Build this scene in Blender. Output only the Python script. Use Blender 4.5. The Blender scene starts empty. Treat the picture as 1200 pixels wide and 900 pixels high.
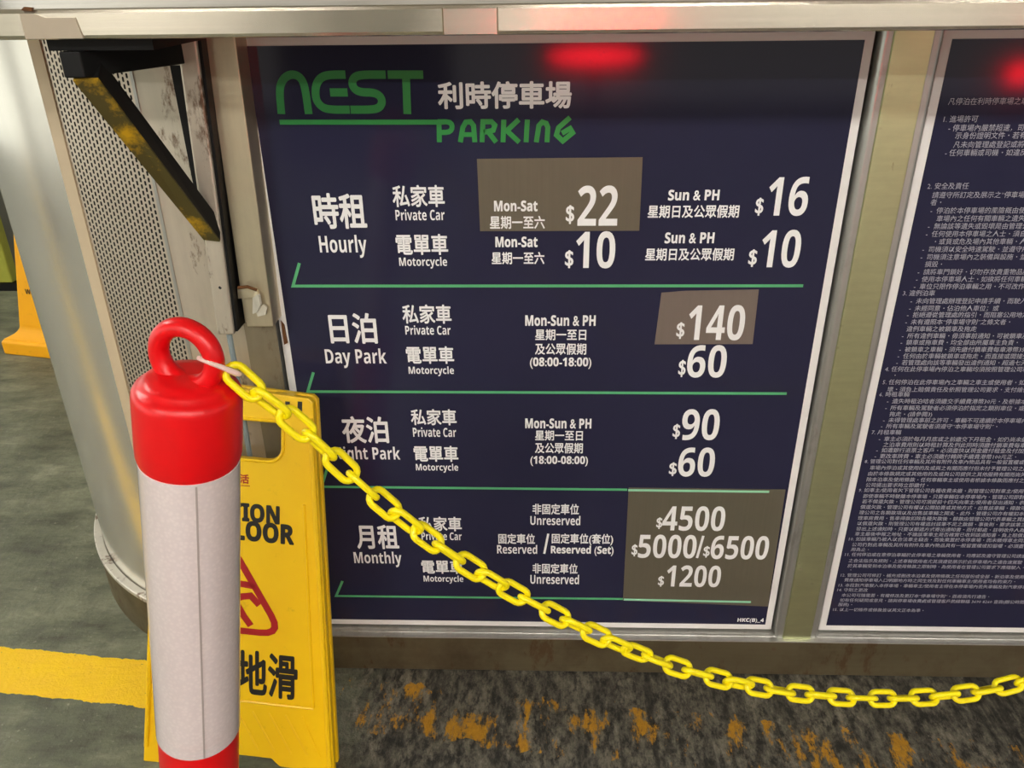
import bpy, bmesh, math, random
from mathutils import Vector, Matrix
random.seed(7)
SC = bpy.context.scene
COL = SC.collection

# ------------------------------------------------------------------ camera
ZB = 0.10                                     # height of the price board's printed face above the floor
F = 955.0
R_RIGHT = Vector((0.9994857406, 0.0299197792, -0.0115352098))
R_DOWN = Vector((0.0032724870, -0.4530233556, -0.8914926416))
R_FWD = Vector((-0.0318989824, 0.8909964344, -0.4528882963))
CAM = Vector((0.36467547, -1.08402774, 1.01725662 + ZB))
cd = bpy.data.cameras.new('camera'); cam = bpy.data.objects.new('camera', cd); COL.objects.link(cam)
cd.sensor_width = 36.0; cd.sensor_fit = 'HORIZONTAL'; cd.lens = F / 1200 * 36.0; cd.clip_start = 0.02
up = -R_DOWN
cam.matrix_world = Matrix(((R_RIGHT.x, up.x, -R_FWD.x, CAM.x), (R_RIGHT.y, up.y, -R_FWD.y, CAM.y),
                           (R_RIGHT.z, up.z, -R_FWD.z, CAM.z), (0, 0, 0, 1)))
SC.camera = cam

def ray(px, py): return R_RIGHT * ((px - 600) / F) + R_DOWN * ((py - 450) / F) + R_FWD
def aty(px, py, y=0.0):
    d = ray(px, py); return CAM + d * ((y - CAM.y) / d.y)
def atz(px, py, z=0.0):
    d = ray(px, py); return CAM + d * ((z - CAM.z) / d.z)
def atd(px, py, dep): return CAM + ray(px, py) * dep

# ------------------------------------------------------------------ light and exposure
W = bpy.data.worlds.new('world'); SC.world = W; W.use_nodes = True
wt = W.node_tree; bg = wt.nodes['Background']
tc = wt.nodes.new('ShaderNodeTexCoord'); sx = wt.nodes.new('ShaderNodeSeparateXYZ'); wt.links.new(tc.outputs['Generated'], sx.inputs[0])
cr = wt.nodes.new('ShaderNodeValToRGB'); e = cr.color_ramp.elements          # dim car park all round, with an added brighter side on the left
mr = wt.nodes.new('ShaderNodeMapRange'); mr.inputs[1].default_value = -1; mr.inputs[2].default_value = 1
wt.links.new(sx.outputs[0], mr.inputs[0]); wt.links.new(mr.outputs[0], cr.inputs[0])
e[0].position = .06; e[0].color = (1.35, 1.36, 1.22, 1); e[1].position = .34; e[1].color = (.50, .475, .43, 1)
wt.links.new(cr.outputs[0], bg.inputs[0]); bg.inputs[1].default_value = 1.0
TUBE_POWER = 100.0
RED_POWER = 40.0
SC.view_settings.view_transform = 'Standard'; SC.view_settings.look = 'None'
SC.view_settings.exposure = 0.34; SC.view_settings.gamma = 1.0; SC.view_settings.use_curve_mapping = False

# ------------------------------------------------------------------ helpers
def lin(r, g, b):
    f = lambda c: (c / 255 / 12.92) if c / 255 <= .04045 else ((c / 255 + .055) / 1.055) ** 2.4
    return (f(r), f(g), f(b), 1)

class G:                                       # small node-graph helper
    def __init__(s, name):
        s.m = bpy.data.materials.new(name); s.m.use_nodes = True
        s.t = s.m.node_tree; s.b = s.t.nodes['Principled BSDF']
    def n(s, kind, **kw):
        nd = s.t.nodes.new(kind)
        for k, v in kw.items():
            if k.startswith('i_'): nd.inputs[int(k[2:])].default_value = v
            else: setattr(nd, k, v)
        return nd
    def l(s, a, b): s.t.links.new(a, b)
    def coord(s, out='Object', scale=(1, 1, 1), loc=(0, 0, 0)):
        tc = s.n('ShaderNodeTexCoord'); mp = s.n('ShaderNodeMapping')
        mp.inputs['Scale'].default_value = scale; mp.inputs['Location'].default_value = loc
        s.l(tc.outputs[out], mp.inputs[0]); return mp.outputs[0]
    def noise(s, vec, scale, detail=6, rough=.6):
        nz = s.n('ShaderNodeTexNoise'); nz.inputs['Scale'].default_value = scale
        nz.inputs['Detail'].default_value = detail; nz.inputs['Roughness'].default_value = rough
        if vec is not None: s.l(vec, nz.inputs['Vector'])
        return nz.outputs['Fac']
    def ramp(s, fac, stops):
        r = s.n('ShaderNodeValToRGB'); e = r.color_ramp.elements
        while len(e) < len(stops): e.new(.5)
        for el, (p, c) in zip(e, stops):
            el.position = p; el.color = c if not isinstance(c, (int, float)) else (c, c, c, 1)
        s.l(fac, r.inputs[0]); return r.outputs[0]
    def mix(s, fac, a, b):
        m = s.n('ShaderNodeMix', data_type='RGBA')
        for sock, v in ((m.inputs[0], fac), (m.inputs[6], a), (m.inputs[7], b)):
            if isinstance(v, (int, float, tuple)): sock.default_value = v
            else: s.l(v, sock)
        return m.outputs[2]
    def math(s, op, a, b=0.0, c=None):
        m = s.n('ShaderNodeMath', operation=op)
        for i, v in enumerate((a, b, c)):
            if v is None: continue
            if isinstance(v, (int, float)): m.inputs[i].default_value = v
            else: s.l(v, m.inputs[i])
        return m.outputs[0]
    def bump(s, h, strength=.3, dist=.002):
        b = s.n('ShaderNodeBump'); b.inputs['Strength'].default_value = strength; b.inputs['Distance'].default_value = dist
        s.l(h, b.inputs['Height']); s.l(b.outputs[0], s.b.inputs['Normal'])
    def set(s, **kw):
        for k, v in kw.items():
            k = {'base': 'Base Color', 'rough': 'Roughness', 'metal': 'Metallic', 'spec': 'Specular IOR Level', 'coat': 'Coat Weight',
                 'coatr': 'Coat Roughness', 'alpha': 'Alpha', 'trans': 'Transmission Weight'}[k]
            if isinstance(v, (int, float, tuple)): s.b.inputs[k].default_value = v
            else: s.l(v, s.b.inputs[k])
        return s

def plain(name, col, rough=.5, metal=0, var=.12, scale=12, bump=0, coat=0, spec=.5):
    g = G(name); v = g.coord()
    nz = g.noise(v, scale)
    dark = tuple(c * (1 - var) for c in col[:3]) + (1,); lite = tuple(min(1, c * (1 + var)) for c in col[:3]) + (1,)
    g.set(base=g.mix(nz, dark, lite), rough=rough, metal=metal, coat=coat, spec=spec)
    if bump: g.bump(g.noise(v, scale * 6), bump, .001)
    return g.m

def steel(name, col, rough=.4, metal=.8, spots=.0, stain=.25, grain=(4, 4, 120), rust=lin(92, 55, 22), stainc=None, big_at=.565):
    g = G(name); v = g.coord(); vs = g.coord(scale=grain)
    a = g.noise(vs, 3, 4); b = g.noise(v, 7, 8, .65)
    sc = stainc or tuple(c * .55 for c in col[:3]) + (1,)
    base = g.mix(g.ramp(a, [(.3, 0), (.75, .35)]), col, tuple(c * .72 for c in col[:3]) + (1,))
    base = g.mix(g.ramp(b, [(.45, 0), (.72, stain)]), base, sc)
    if spots:
        vo = g.n('ShaderNodeTexVoronoi'); vo.inputs['Scale'].default_value = 42; g.l(v, vo.inputs[0])
        sp = g.math('MULTIPLY', g.ramp(vo.outputs['Distance'], [(.10, 1), (.22, 0)]), g.ramp(g.noise(v, 15, 3), [(.58, 0), (.66, 1)]))
        base = g.mix(g.math('MULTIPLY', sp, spots), base, rust)
        big = g.ramp(g.noise(g.coord(scale=(1, 1, .4), loc=(.3, 0, .2)), 24, 7, .7), [(big_at, 0), (big_at + .075, spots * .85)])
        base = g.mix(big, base, rust)
        g.set(metal=g.math('MULTIPLY', g.math('SUBTRACT', 1.0, sp), metal))
    else: g.set(metal=metal)
    g.set(base=base, rough=g.ramp(b, [(.3, rough * .85), (.8, min(1, rough * 1.35))]))
    g.bump(a, .06, .0008)
    return g.m

def emis(name, col, s):
    g = G(name); g.set(base=(.02, .02, .02, 1)); g.b.inputs['Emission Color'].default_value = col; g.b.inputs['Emission Strength'].default_value = s
    return g.m

class MB:
    def __init__(s): s.v = []; s.f = []; s.sm = []; s.uv = None
    def add(s, vs, fs, smooth=False):
        o = len(s.v); s.v += [tuple(v) for v in vs]; s.f += [tuple(i + o for i in f) for f in fs]; s.sm += [smooth] * len(fs); return s
    def box(s, x0, x1, y0, y1, z0, z1, M=None):
        vs = [Vector((x, y, z)) for x in (x0, x1) for y in (y0, y1) for z in (z0, z1)]
        if M: vs = [M @ v for v in vs]
        return s.add(vs, [(0, 1, 3, 2), (4, 6, 7, 5), (0, 4, 5, 1), (2, 3, 7, 6), (0, 2, 6, 4), (1, 5, 7, 3)])
    def hexa(s, bot, top):                    # two matching quads
        vs = list(bot) + list(top)
        return s.add(vs, [(3, 2, 1, 0), (4, 5, 6, 7), (0, 1, 5, 4), (1, 2, 6, 5), (2, 3, 7, 6), (3, 0, 4, 7)])
    def prism(s, poly, d):                    # planar polygon (list of Vector) swept by vector d
        n = len(poly); vs = list(poly) + [Vector(p) + Vector(d) for p in poly]
        return s.add(vs, [tuple(range(n))[::-1], tuple(range(n, 2 * n))] + [(i, (i + 1) % n, n + (i + 1) % n, n + i) for i in range(n)])
    def tube(s, pts, r, seg=10, closed=False, flat=1.0, upv=None):
        pts = [Vector(p) for p in pts]; n = len(pts); rings = []; up_ = None
        for i, p in enumerate(pts):
            a = pts[(i - 1) % n] if (closed or i > 0) else p; b = pts[(i + 1) % n] if (closed or i < n - 1) else p
            t = (b - a).normalized()
            if up_ is None:
                up_ = Vector(upv) if upv else (Vector((0, 0, 1)) if abs(t.z) < .9 else Vector((0, 1, 0)))
            elif upv: up_ = Vector(upv)
            u = t.cross(up_).normalized(); w = u.cross(t).normalized(); up_ = w
            rr = r[i] if isinstance(r, (list, tuple)) else r
            rings.append([p + u * (math.cos(k * 2 * math.pi / seg) * rr) + w * (math.sin(k * 2 * math.pi / seg) * rr * flat) for k in range(seg)])
        vs = [v for rg in rings for v in rg]; fs = []
        m = n if closed else n - 1
        for i in range(m):
            j = (i + 1) % n
            for k in range(seg):
                l = (k + 1) % seg; fs.append((i * seg + k, i * seg + l, j * seg + l, j * seg + k))
        s.add(vs, fs, True)
        if not closed:
            s.add(rings[0], [tuple(range(seg))[::-1]]); s.add(rings[-1], [tuple(range(seg))])
        return s
    def lathe(s, prof, seg=48, M=None):       # prof: (r, z); closed on the axis where r = 0
        vs = []; fs = []; M = M or Matrix()
        for r, z in prof:
            for k in range(seg):
                a = 2 * math.pi * k / seg; vs.append(M @ Vector((r * math.cos(a), r * math.sin(a), z)))
        for i in range(len(prof) - 1):
            for k in range(seg):
                l = (k + 1) % seg; fs.append((i * seg + k, i * seg + l, (i + 1) * seg + l, (i + 1) * seg + k))
        return s.add(vs, fs, True)
    def build(s, name, mat, parent=None, bevel=0, label=None, uvs=None, merge=True, sharp=None):
        me = bpy.data.meshes.new(name); me.from_pydata(s.v, [], s.f); me.materials.append(mat)
        me.polygons.foreach_set('use_smooth', s.sm)
        if uvs:
            ul = me.uv_layers.new(name='UVMap')
            for lp in me.loops: ul.data[lp.index].uv = uvs[lp.vertex_index]
        bm = bmesh.new(); bm.from_mesh(me)
        if merge: bmesh.ops.remove_doubles(bm, verts=bm.verts, dist=1e-7)
        if len(s.f) < 20000: bmesh.ops.recalc_face_normals(bm, faces=bm.faces)
        bm.to_mesh(me); bm.free()
        if any(s.sm):
            try: me.set_sharp_from_angle(angle=math.radians(40))
            except Exception: pass
        o = bpy.data.objects.new(name, me); COL.objects.link(o)
        if parent: o.parent = parent
        if label: o['label'] = label
        if bevel:
            b = o.modifiers.new('bevel', 'BEVEL'); b.width = bevel; b.segments = 2; b.limit_method = 'ANGLE'; b.angle_limit = math.radians(40)
        return o

def thing(name, label, cat, loc=(0, 0, 0), group=None, M=None):
    o = bpy.data.objects.new(name, None); COL.objects.link(o); o.empty_display_size = .05
    if M is not None: o.matrix_world = M
    else: o.location = loc
    return tag(o, label, cat, group)
def tag(o, label, cat, group=None):
    o['label'] = label; o['category'] = cat
    if group: o['group'] = group
    return o
def struct(o): o['kind'] = 'structure'; return o

def heavy(ch):                                 # the bold sans forms of Latin letters and digits
    if 'A' <= ch <= 'Z': return chr(0x1D5D4 + ord(ch) - 65)
    if 'a' <= ch <= 'z': return chr(0x1D5EE + ord(ch) - 97)
    if '0' <= ch <= '9': return chr(0x1D7EC + ord(ch) - 48)
    return ch
def glyphs(body, bold=0.0, res=3):
    """outline mesh of a string: vertices in the em square plane, faces, bounds"""
    if all(ord(ch) < 128 for ch in body):
        body = ''.join(heavy(ch) for ch in body); bold = bold if bold >= .03 else (.016 if any(ch in '$&()/-' for ch in body) else 0)
    c = bpy.data.curves.new('glyphs', 'FONT'); c.body = body; c.resolution_u = res; c.fill_mode = 'FRONT'
    o = bpy.data.objects.new('glyphs', c); COL.objects.link(o)
    me = bpy.data.meshes.new_from_object(o.evaluated_get(bpy.context.evaluated_depsgraph_get()))
    vs = [v.co.copy() for v in me.vertices]; fs = [tuple(p.vertices) for p in me.polygons]
    bpy.data.objects.remove(o); bpy.data.curves.remove(c); bpy.data.meshes.remove(me)
    if bold > 0:                               # heavier strokes: the outline laid down again, shifted all round
        k = 8 if bold > .012 else 2
        v0, f0 = vs, fs; vs = list(v0); fs = list(f0)
        for i in range(k):
            a = 2 * math.pi * i / k; d = Vector((math.cos(a) * bold, math.sin(a) * bold, 2e-5 * (i + 1))); n_ = len(vs)
            vs += [v + d for v in v0]; fs += [tuple(j + n_ for j in f) for f in f0]
    return vs, fs
def text_box(mb, body, x0, z0, x1, z1, y, bold=.02, res=3, shear=0):
    vs, fs = glyphs(body, bold, res)
    ax = min(v.x for v in vs); bx = max(v.x for v in vs); ay = min(v.y for v in vs); by = max(v.y for v in vs)
    mb.add([Vector((x0 + (v.x - ax) / (bx - ax) * (x1 - x0), y - v.z, z0 + (v.y - ay) / (by - ay) * (z1 - z0))) for v in vs], fs)
def text_px(mb, body, xl, yt, xr, yb, y=-.001, bold=.02, res=3):
    """lettering whose measured box on the board runs xl..xr, yt..yb in the photograph"""
    xm, ym = (xl + xr) / 2, (yt + yb) / 2
    text_box(mb, body, aty(xl, ym).x, aty(xm, yb).z, aty(xr, ym).x, aty(xm, yt).z, y, bold, res)
def ribbon(mb, pts, w, y, closed=False, soft=0):
    """flat band of width w along a polyline in the board plane, with mitred corners"""
    if soft:                                   # round the corners (ends stay)
        pts = [Vector(p) for p in pts]
        for _ in range(soft):
            q = [pts[0]]
            for a, b in zip(pts, pts[1:]): q += [a.lerp(b, .25), a.lerp(b, .75)]
            q.append(pts[-1]); pts = q
    y -= len(mb.v) * 6e-7
    P = [Vector((p.x, p.z)) for p in pts]; n = len(P); L = []; Rr = []
    for i, p in enumerate(P):
        a = P[i - 1] if (i > 0 or closed) else None; b = P[(i + 1) % n] if (i < n - 1 or closed) else None
        d1 = (p - a).normalized() if a is not None else None; d2 = (b - p).normalized() if b is not None else None
        if d1 is None: t = d2; k = 1
        elif d2 is None: t = d1; k = 1
        else:
            t = (d1 + d2).normalized(); k = 1 / max(.5, math.sqrt(max(.01, (1 + d1.dot(d2)) / 2)))
        nn = Vector((-t.y, t.x)) * (w / 2 * k); L.append(p + nn); Rr.append(p - nn)
    vs = [Vector((q.x, y, q.y)) for q in L + Rr]
    m = n if closed else n - 1
    mb.add(vs, [(i, (i + 1) % n, n + (i + 1) % n, n + i) for i in range(m)])

# ------------------------------------------------------------------ materials
M = {}
M['post'] = steel('post_steel', lin(216, 202, 172), .38, .8, .5, .3, (40, 40, 3), big_at=.66)
M['post_mid'] = steel('greenish_steel', lin(212, 216, 168), .34, .88, .8, .35, (6, 6, 40), big_at=.68)
M['rail'] = steel('stained_rail_steel', lin(122, 112, 86), .5, .7, .6, .6, (2, 2, 50), stainc=lin(66, 48, 28))
M['trim'] = steel('trim_steel', lin(196, 196, 190), .36, .8, .25, .3, (30, 4, 4))
M['nosing'] = steel('counter_steel', lin(226, 216, 198), .22, .95, 0, .12, (1, 60, 60))
nm = M['nosing'].node_tree; tg = nm.nodes.new('ShaderNodeTangent'); tg.direction_type = 'RADIAL'; tg.axis = 'Z'
nb = nm.nodes['Principled BSDF']; nb.inputs['Anisotropic'].default_value = .85; nb.inputs['Anisotropic Rotation'].default_value = .25; nm.links.new(tg.outputs[0], nb.inputs['Tangent'])
M['sheet'] = steel('sheet_steel', lin(226, 222, 212), .21, .74, 0, .10, (5, 5, 1))
M['solid'] = steel('rusty_sheet_steel', lin(210, 200, 182), .45, .7, 1.0, .25, (40, 40, 3))
M['dark_core'] = plain('dark_core', lin(30, 29, 27), .8)
M['black'] = plain('black_paint', lin(14, 14, 14), .5, 0, .3, 9, spec=.25)
M['white'] = plain('white_vinyl', lin(232, 230, 226), .3, 0, .05, 9)
M['letter'] = plain('white_lettering', lin(240, 240, 238), .35, 0, .02, 9)
M['fine'] = plain('fine_print_white', lin(160, 160, 170), .4, 0, .02, 9)
M['green'] = plain('logo_green', lin(32, 132, 58), .35, 0, .05, 9)
M['green_rule'] = plain('rule_green', lin(88, 176, 118), .35, 0, .08, 9)
M['green_pale'] = plain('pale_rule_green', lin(150, 214, 176), .35, 0, .08, 9)
M['red'] = plain('red_plastic', lin(222, 6, 16), .32, 0, .05, 6)
M['yellow'] = plain('chain_yellow', lin(252, 234, 8), .34, 0, .04, 20)
M['tie'] = plain('cable_tie_white', lin(236, 206, 196), .35, 0, .05, 20)
M['tie_head'] = plain('cable_tie_head', lin(200, 178, 96), .35, 0, .05, 20)
M['sign_black'] = plain('sign_black', lin(22, 20, 14), .5, 0, .2, 30)
M['sign_red'] = plain('sign_red', lin(160, 14, 18), .45, 0, .15, 30)
M['rust'] = plain('rust', lin(96, 58, 22), .85, 0, .5, 60, .5)
M['tear'] = plain('torn_white', lin(214, 208, 192), .5, .3, .2, 40)

def board_mat():
    g = G('navy_print'); v = g.coord()
    c = g.mix(g.noise(v, 4), lin(37, 37, 58), lin(43, 43, 66))
    g.set(base=c, rough=.09, spec=.35)
    g.bump(g.noise(g.coord(scale=(1, 1, 1)), 5, 4, .5), .02, .003); return g.m
M['navy'] = board_mat()
M['patch'] = steel('taupe_patch', lin(106, 100, 84), .38, .25, 0, .2, (90, 4, 2))
M['patch_grey'] = steel('grey_patch', lin(124, 112, 102), .38, .2, 0, .25, (50, 4, 2))

def sign_mat(name, c1, c2):
    g = G(name); v = g.coord()
    base = g.mix(g.noise(v, 6, 6), c1, c2)
    dirt = g.ramp(g.noise(v, 30, 8, .75), [(.6, 0), (.78, .55)])
    base = g.mix(dirt, base, lin(120, 86, 22))
    g.set(base=base, rough=.38); g.bump(g.noise(v, 140, 3), .05, .0006); return g.m
M['sign'] = sign_mat('sign_yellow', lin(232, 182, 4), lin(246, 204, 10))
M['sign_or'] = sign_mat('sign_orange_yellow', lin(250, 172, 4), lin(255, 184, 10))

def sleeve_mat():
    g = G('reflective_sleeve'); v = g.coord()
    ch = g.n('ShaderNodeTexVoronoi'); ch.inputs['Scale'].default_value = 260; g.l(v, ch.inputs[0])
    col = g.mix(g.noise(g.coord(scale=(3, 3, .5)), 9, 4), lin(214, 198, 196), lin(236, 228, 226))
    col = g.mix(g.ramp(ch.outputs['Distance'], [(.2, 0), (.6, .22)]), col, lin(190, 178, 180))
    scuff = g.ramp(g.noise(g.coord(scale=(20, 20, 5)), 5, 8, .8), [(.66, 0), (.8, .5)])
    col = g.mix(scuff, col, lin(150, 140, 132))
    g.set(base=col, rough=.34, coat=1.0, coatr=.08); return g.m
M['sleeve'] = sleeve_mat()

def perf_mat():
    """sheet steel punched with staggered upright slots; uv is in metres along the sheet and up it"""
    g = G('perforated_steel'); tc = g.n('ShaderNodeTexCoord'); sx = g.n('ShaderNodeSeparateXYZ'); g.l(tc.outputs['UV'], sx.inputs[0])
    PX, PZ, HX, HZ = .0058, .0088, .0014, .0032
    u = g.math('DIVIDE', sx.outputs[0], PX); col = g.math('FLOOR', u); par = g.math('MODULO', g.math('ABSOLUTE', col), 2.0)
    fu = g.math('SUBTRACT', g.math('FRACT', u), .5)
    w = g.math('ADD', g.math('DIVIDE', sx.outputs[1], PZ), g.math('MULTIPLY', par, .5)); fw = g.math('SUBTRACT', g.math('FRACT', w), .5)
    ax = g.math('MULTIPLY', fu, PX); az = g.math('MULTIPLY', fw, PZ)
    dz = g.math('MAXIMUM', g.math('SUBTRACT', g.math('ABSOLUTE', az), HZ - HX), 0.0)
    d = g.math('SQRT', g.math('ADD', g.math('MULTIPLY', ax, ax), g.math('MULTIPLY', dz, dz)))
    hole = g.math('LESS_THAN', d, HX)
    v = g.coord(); base = g.mix(g.noise(v, 9, 6), lin(196, 184, 166), lin(222, 212, 196))
    tr = g.n('ShaderNodeBsdfTransparent'); mx = g.n('ShaderNodeMixShader')
    g.set(base=base, metal=.7, rough=.4)
    g.l(hole, mx.inputs[0]); g.l(g.b.outputs[0], mx.inputs[1]); g.l(tr.outputs[0], mx.inputs[2])
    out = [n for n in g.t.nodes if n.type == 'OUTPUT_MATERIAL'][0]; g.l(mx.outputs[0], out.inputs[0]); return g.m
M['perf'] = perf_mat()

def floor_mat():
    g = G('concrete_floor'); v = g.coord(); sx = g.n('ShaderNodeSeparateXYZ'); g.l(v, sx.inputs[0])
    X, Y = sx.outputs[0], sx.outputs[1]
    n1 = g.noise(v, 3.2, 8, .65); n2 = g.noise(v, 22, 8, .7); n3 = g.noise(v, 90, 4, .7)
    n4 = g.noise(g.coord(scale=(.55, 1.5, 1)), 9, 10, .72)
    smooth_c = g.mix(g.ramp(n1, [(.3, 0), (.7, 1)]), lin(88, 92, 74), lin(128, 132, 108))
    smooth_c = g.mix(g.ramp(n4, [(.36, .75), (.52, 0)]), smooth_c, lin(54, 56, 44))
    smooth_c = g.mix(g.ramp(n4, [(.54, 0), (.68, .6)]), smooth_c, lin(158, 160, 136))
    smooth_c = g.mix(g.ramp(n2, [(.36, .5), (.55, 0)]), smooth_c, lin(62, 64, 52))
    smooth_c = g.mix(g.ramp(n3, [(.62, 0), (.72, .6)]), smooth_c, lin(168, 168, 150))
    # rough strip in front of the booth, scraped across towards the wall
    vs = g.coord(scale=(5, 1.5, 1)); s1 = g.noise(vs, 5, 10, .75); s2 = g.noise(g.coord(scale=(1.6, .8, 1)), 40, 8, .78)
    rough_c = g.mix(g.ramp(s1, [(.36, 0), (.62, 1)]), lin(46, 44, 38), lin(132, 126, 110))
    rough_c = g.mix(g.ramp(s2, [(.42, .9), (.54, 0)]), rough_c, lin(24, 23, 20))
    rough_c = g.mix(g.ramp(s2, [(.56, 0), (.70, .7)]), rough_c, lin(166, 160, 144))
    rough_c = g.mix(g.ramp(g.noise(g.coord(scale=(11, .5, 1), loc=(3, 0, 0)), 2.6, 6, .6), [(.62, 0), (.70, .6)]), rough_c, lin(170, 164, 150))
    rough_c = g.mix(g.ramp(g.noise(g.coord(scale=(9, .5, 1), loc=(7, 1, 0)), 2.4, 5, .6), [(.60, 0), (.66, .7)]), rough_c, lin(26, 24, 20))
    zone = g.ramp(g.math('ADD', X, g.math('MULTIPLY', g.math('SUBTRACT', n2, .5), .25)), [(.0, 0), (.10, 1)])
    col = g.mix(zone, smooth_c, rough_c)
    # painted line: whole on the left, worn to flakes in front of the booth
    yc = g.math('SUBTRACT', Y, g.math('ADD', g.math('MULTIPLY', X, -.105), -.094))
    yw = g.math('ADD', g.math('ABSOLUTE', yc), g.math('MULTIPLY', g.math('SUBTRACT', n2, .5), .022))
    line = g.math('LESS_THAN', yw, .050)
    ywr = g.math('ADD', g.math('ABSOLUTE', yc), g.math('MULTIPLY', g.math('SUBTRACT', n2, .5), .10))
    flake = g.math('MULTIPLY', g.math('LESS_THAN', ywr, .052), g.ramp(g.noise(g.coord(scale=(1.5, .6, 1), loc=(1.7, .4, 0)), 15, 9, .72), [(.525, 0), (.575, 1)]))
    keep = g.ramp(n3, [(.26, 0), (.34, 1)])
    whole = g.math('MULTIPLY', g.math('MULTIPLY', line, keep), g.math('LESS_THAN', X, -.12))
    lm = g.math('MAXIMUM', whole, g.math('MULTIPLY', flake, g.math('GREATER_THAN', X, -.12)))
    paint = g.mix(whole, g.mix(n3, lin(150, 102, 14), lin(226, 166, 22)), g.mix(n2, lin(246, 192, 2), lin(255, 214, 6)))
    col = g.mix(lm, col, paint)
    rg = g.ramp(n2, [(.3, .42), (.7, .75)])
    g.set(base=col, rough=rg, spec=.5)
    h = g.math('ADD', g.math('MULTIPLY', n2, .35), g.math('MULTIPLY', g.math('ADD', s1, g.math('MULTIPLY', s2, .8)), zone))
    h = g.math('ADD', h, g.math('MULTIPLY', n3, .12))
    g.bump(h, .75, .012); return g.m
M['floor'] = floor_mat()
M['ceiling'] = plain('ceiling_paint', lin(176, 172, 158), .8, 0, .15, 2)

# ------------------------------------------------------------------ setting
struct(MB().box(-6, 6, -7, 5, -.12, 0).build('floor', M['floor']))
struct(MB().box(-6, 6, -7, 5, 2.7, 2.82).build('ceiling', M['ceiling']))

# ------------------------------------------------------------------ booth
booth = thing('service_booth', 'stainless steel booth with a rounded perforated end behind the price board', 'booth', (0, .4, 0))
BI = Matrix.Translation((0, -.4, 0))
def bpart(mb, name, mat, **kw):
    o = mb.build(name, mat, booth, **kw); o.matrix_parent_inverse = BI; return o
CX, CY, CR = -.124, .4535, .4535
TOPZ = ZB + .9605                               # underside of the counter
def arc(r, a0, a1, n): return [(CX - r * math.sin(math.radians(a0 + (a1 - a0) * i / n)), CY - r * math.cos(math.radians(a0 + (a1 - a0) * i / n))) for i in range(n + 1)]
def wallsheet(plan, z0, z1, thick_plan=None):
    mb = MB(); n = len(plan); vs = [Vector((x, y, z)) for z in (z0, z1) for x, y in plan]
    mb.add(vs, [(i, i + 1, n + i + 1, n + i) for i in range(n - 1)], True)
    return mb
# perforated sheet: a short flat run, then round the corner
S0 = .026; A1 = 19.2
plan = [(CX - 0.0 - (-S0) - 2 * S0, 0)]
plan = [(-.150, 0.0)] + [p for p in arc(CR, 3.6, A1, 14)]
plan[0] = (-.1505, .0005)
mb = wallsheet(plan, ZB + .0, TOPZ); uv = []
run = [0]
for i in range(1, len(plan)): run.append(run[-1] + math.dist(plan[i], plan[i - 1]))
for z in (ZB, TOPZ):
    for s_ in run: uv.append((s_, z))
bpart(mb, 'perforated_panel', M['perf'], uvs=uv, label='perforated steel sheet', merge=False)
# tan strip painted for a pale reflection, and the bent plain sheet beyond it
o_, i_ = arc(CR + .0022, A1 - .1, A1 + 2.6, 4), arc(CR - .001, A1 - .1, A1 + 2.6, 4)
bpart(MB().prism([Vector((x, y, ZB + .01)) for x, y in o_ + i_[::-1]], (0, 0, TOPZ - ZB - .01)), 'seam_sheen_strip', plain('tan_sheen', lin(206, 188, 158), .5, .2, .1, 6), label='tan strip painted as a reflection')
plan = arc(CR, A1, 90, 48) + [(CX - CR, .8), (CX - CR, 1.6)]
bpart(wallsheet(plan, ZB + .0, TOPZ), 'curved_panel', M['sheet'], label='plain bent steel sheet')
# dark liner seen through the slots, and the closed body behind the boards
ins = arc(CR - .03, 0, 90, 24) + [(CX - CR + .03, 1.6), (1.95, 1.6), (1.95, CY - CR + .03)]
bpart(MB().prism([Vector((x, y, ZB - .09)) for x, y in ins], (0, 0, TOPZ - ZB + .085)), 'inner_liner', M['dark_core'])
# rounded skirt and its rusty rim
def band(r0, r1, z0, z1, a0=0, a1=90, n=48):
    o = arc(r1, a0, a1, n) + [(CX - r1, 1.6)]; i = arc(r0, a0, a1, n) + [(CX - r0, 1.6)]
    mb = MB(); k = len(o)
    vs = [Vector((*p, z)) for z in (z0, z1) for ring in (o, i) for p in ring]
    fs = []
    for j in range(k - 1):
        fs += [(j, j + 1, 2 * k + j + 1, 2 * k + j), (k + j, 3 * k + j, 3 * k + j + 1, k + j + 1), (2 * k + j, 2 * k + j + 1, 3 * k + j + 1, 3 * k + j), (j, k + j, k + j + 1, j + 1)]
    fs += [(0, 2 * k, 3 * k, k), (k - 1, 2 * k - 1, 4 * k - 1, 3 * k - 1)]
    return mb.add(vs, fs)
bpart(band(CR - .02, CR + .014, 0, ZB - .006), 'base_skirt', M['rail'])
rim_g = steel('rusty_rim_steel', lin(222, 218, 206), .4, .5, 1.0, .5, (8, 8, 8))
bpart(band(CR + .001, CR + .017, ZB - .006, ZB + .004), 'skirt_rim', rim_g, label='pale rusty rim', bevel=.002)
# plain sheet, conduit, corner post, cover plate
bpart(MB().box(-.1505, -.03, .0, .02, .02, TOPZ), 'flat_panel', M['solid'], label='rust-spotted plain sheet')
bpart(MB().box(-.1535, -.1495, -.0018, .004, .02, TOPZ), 'seam_sheen_strip', M['trim'])
zpb = ZB + .575
bot = [Vector(p) for p in ((-.046, -.040, zpb), (-.006, -.040, zpb), (-.006, .004, zpb), (-.046, .004, zpb))]
top = [Vector(p) for p in ((-.035, -.040, TOPZ), (.002, -.040, TOPZ), (.002, .004, TOPZ), (-.035, .004, TOPZ))]
bpart(MB().hexa(bot, top), 'corner_post', M['post'], bevel=.0015)
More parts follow.
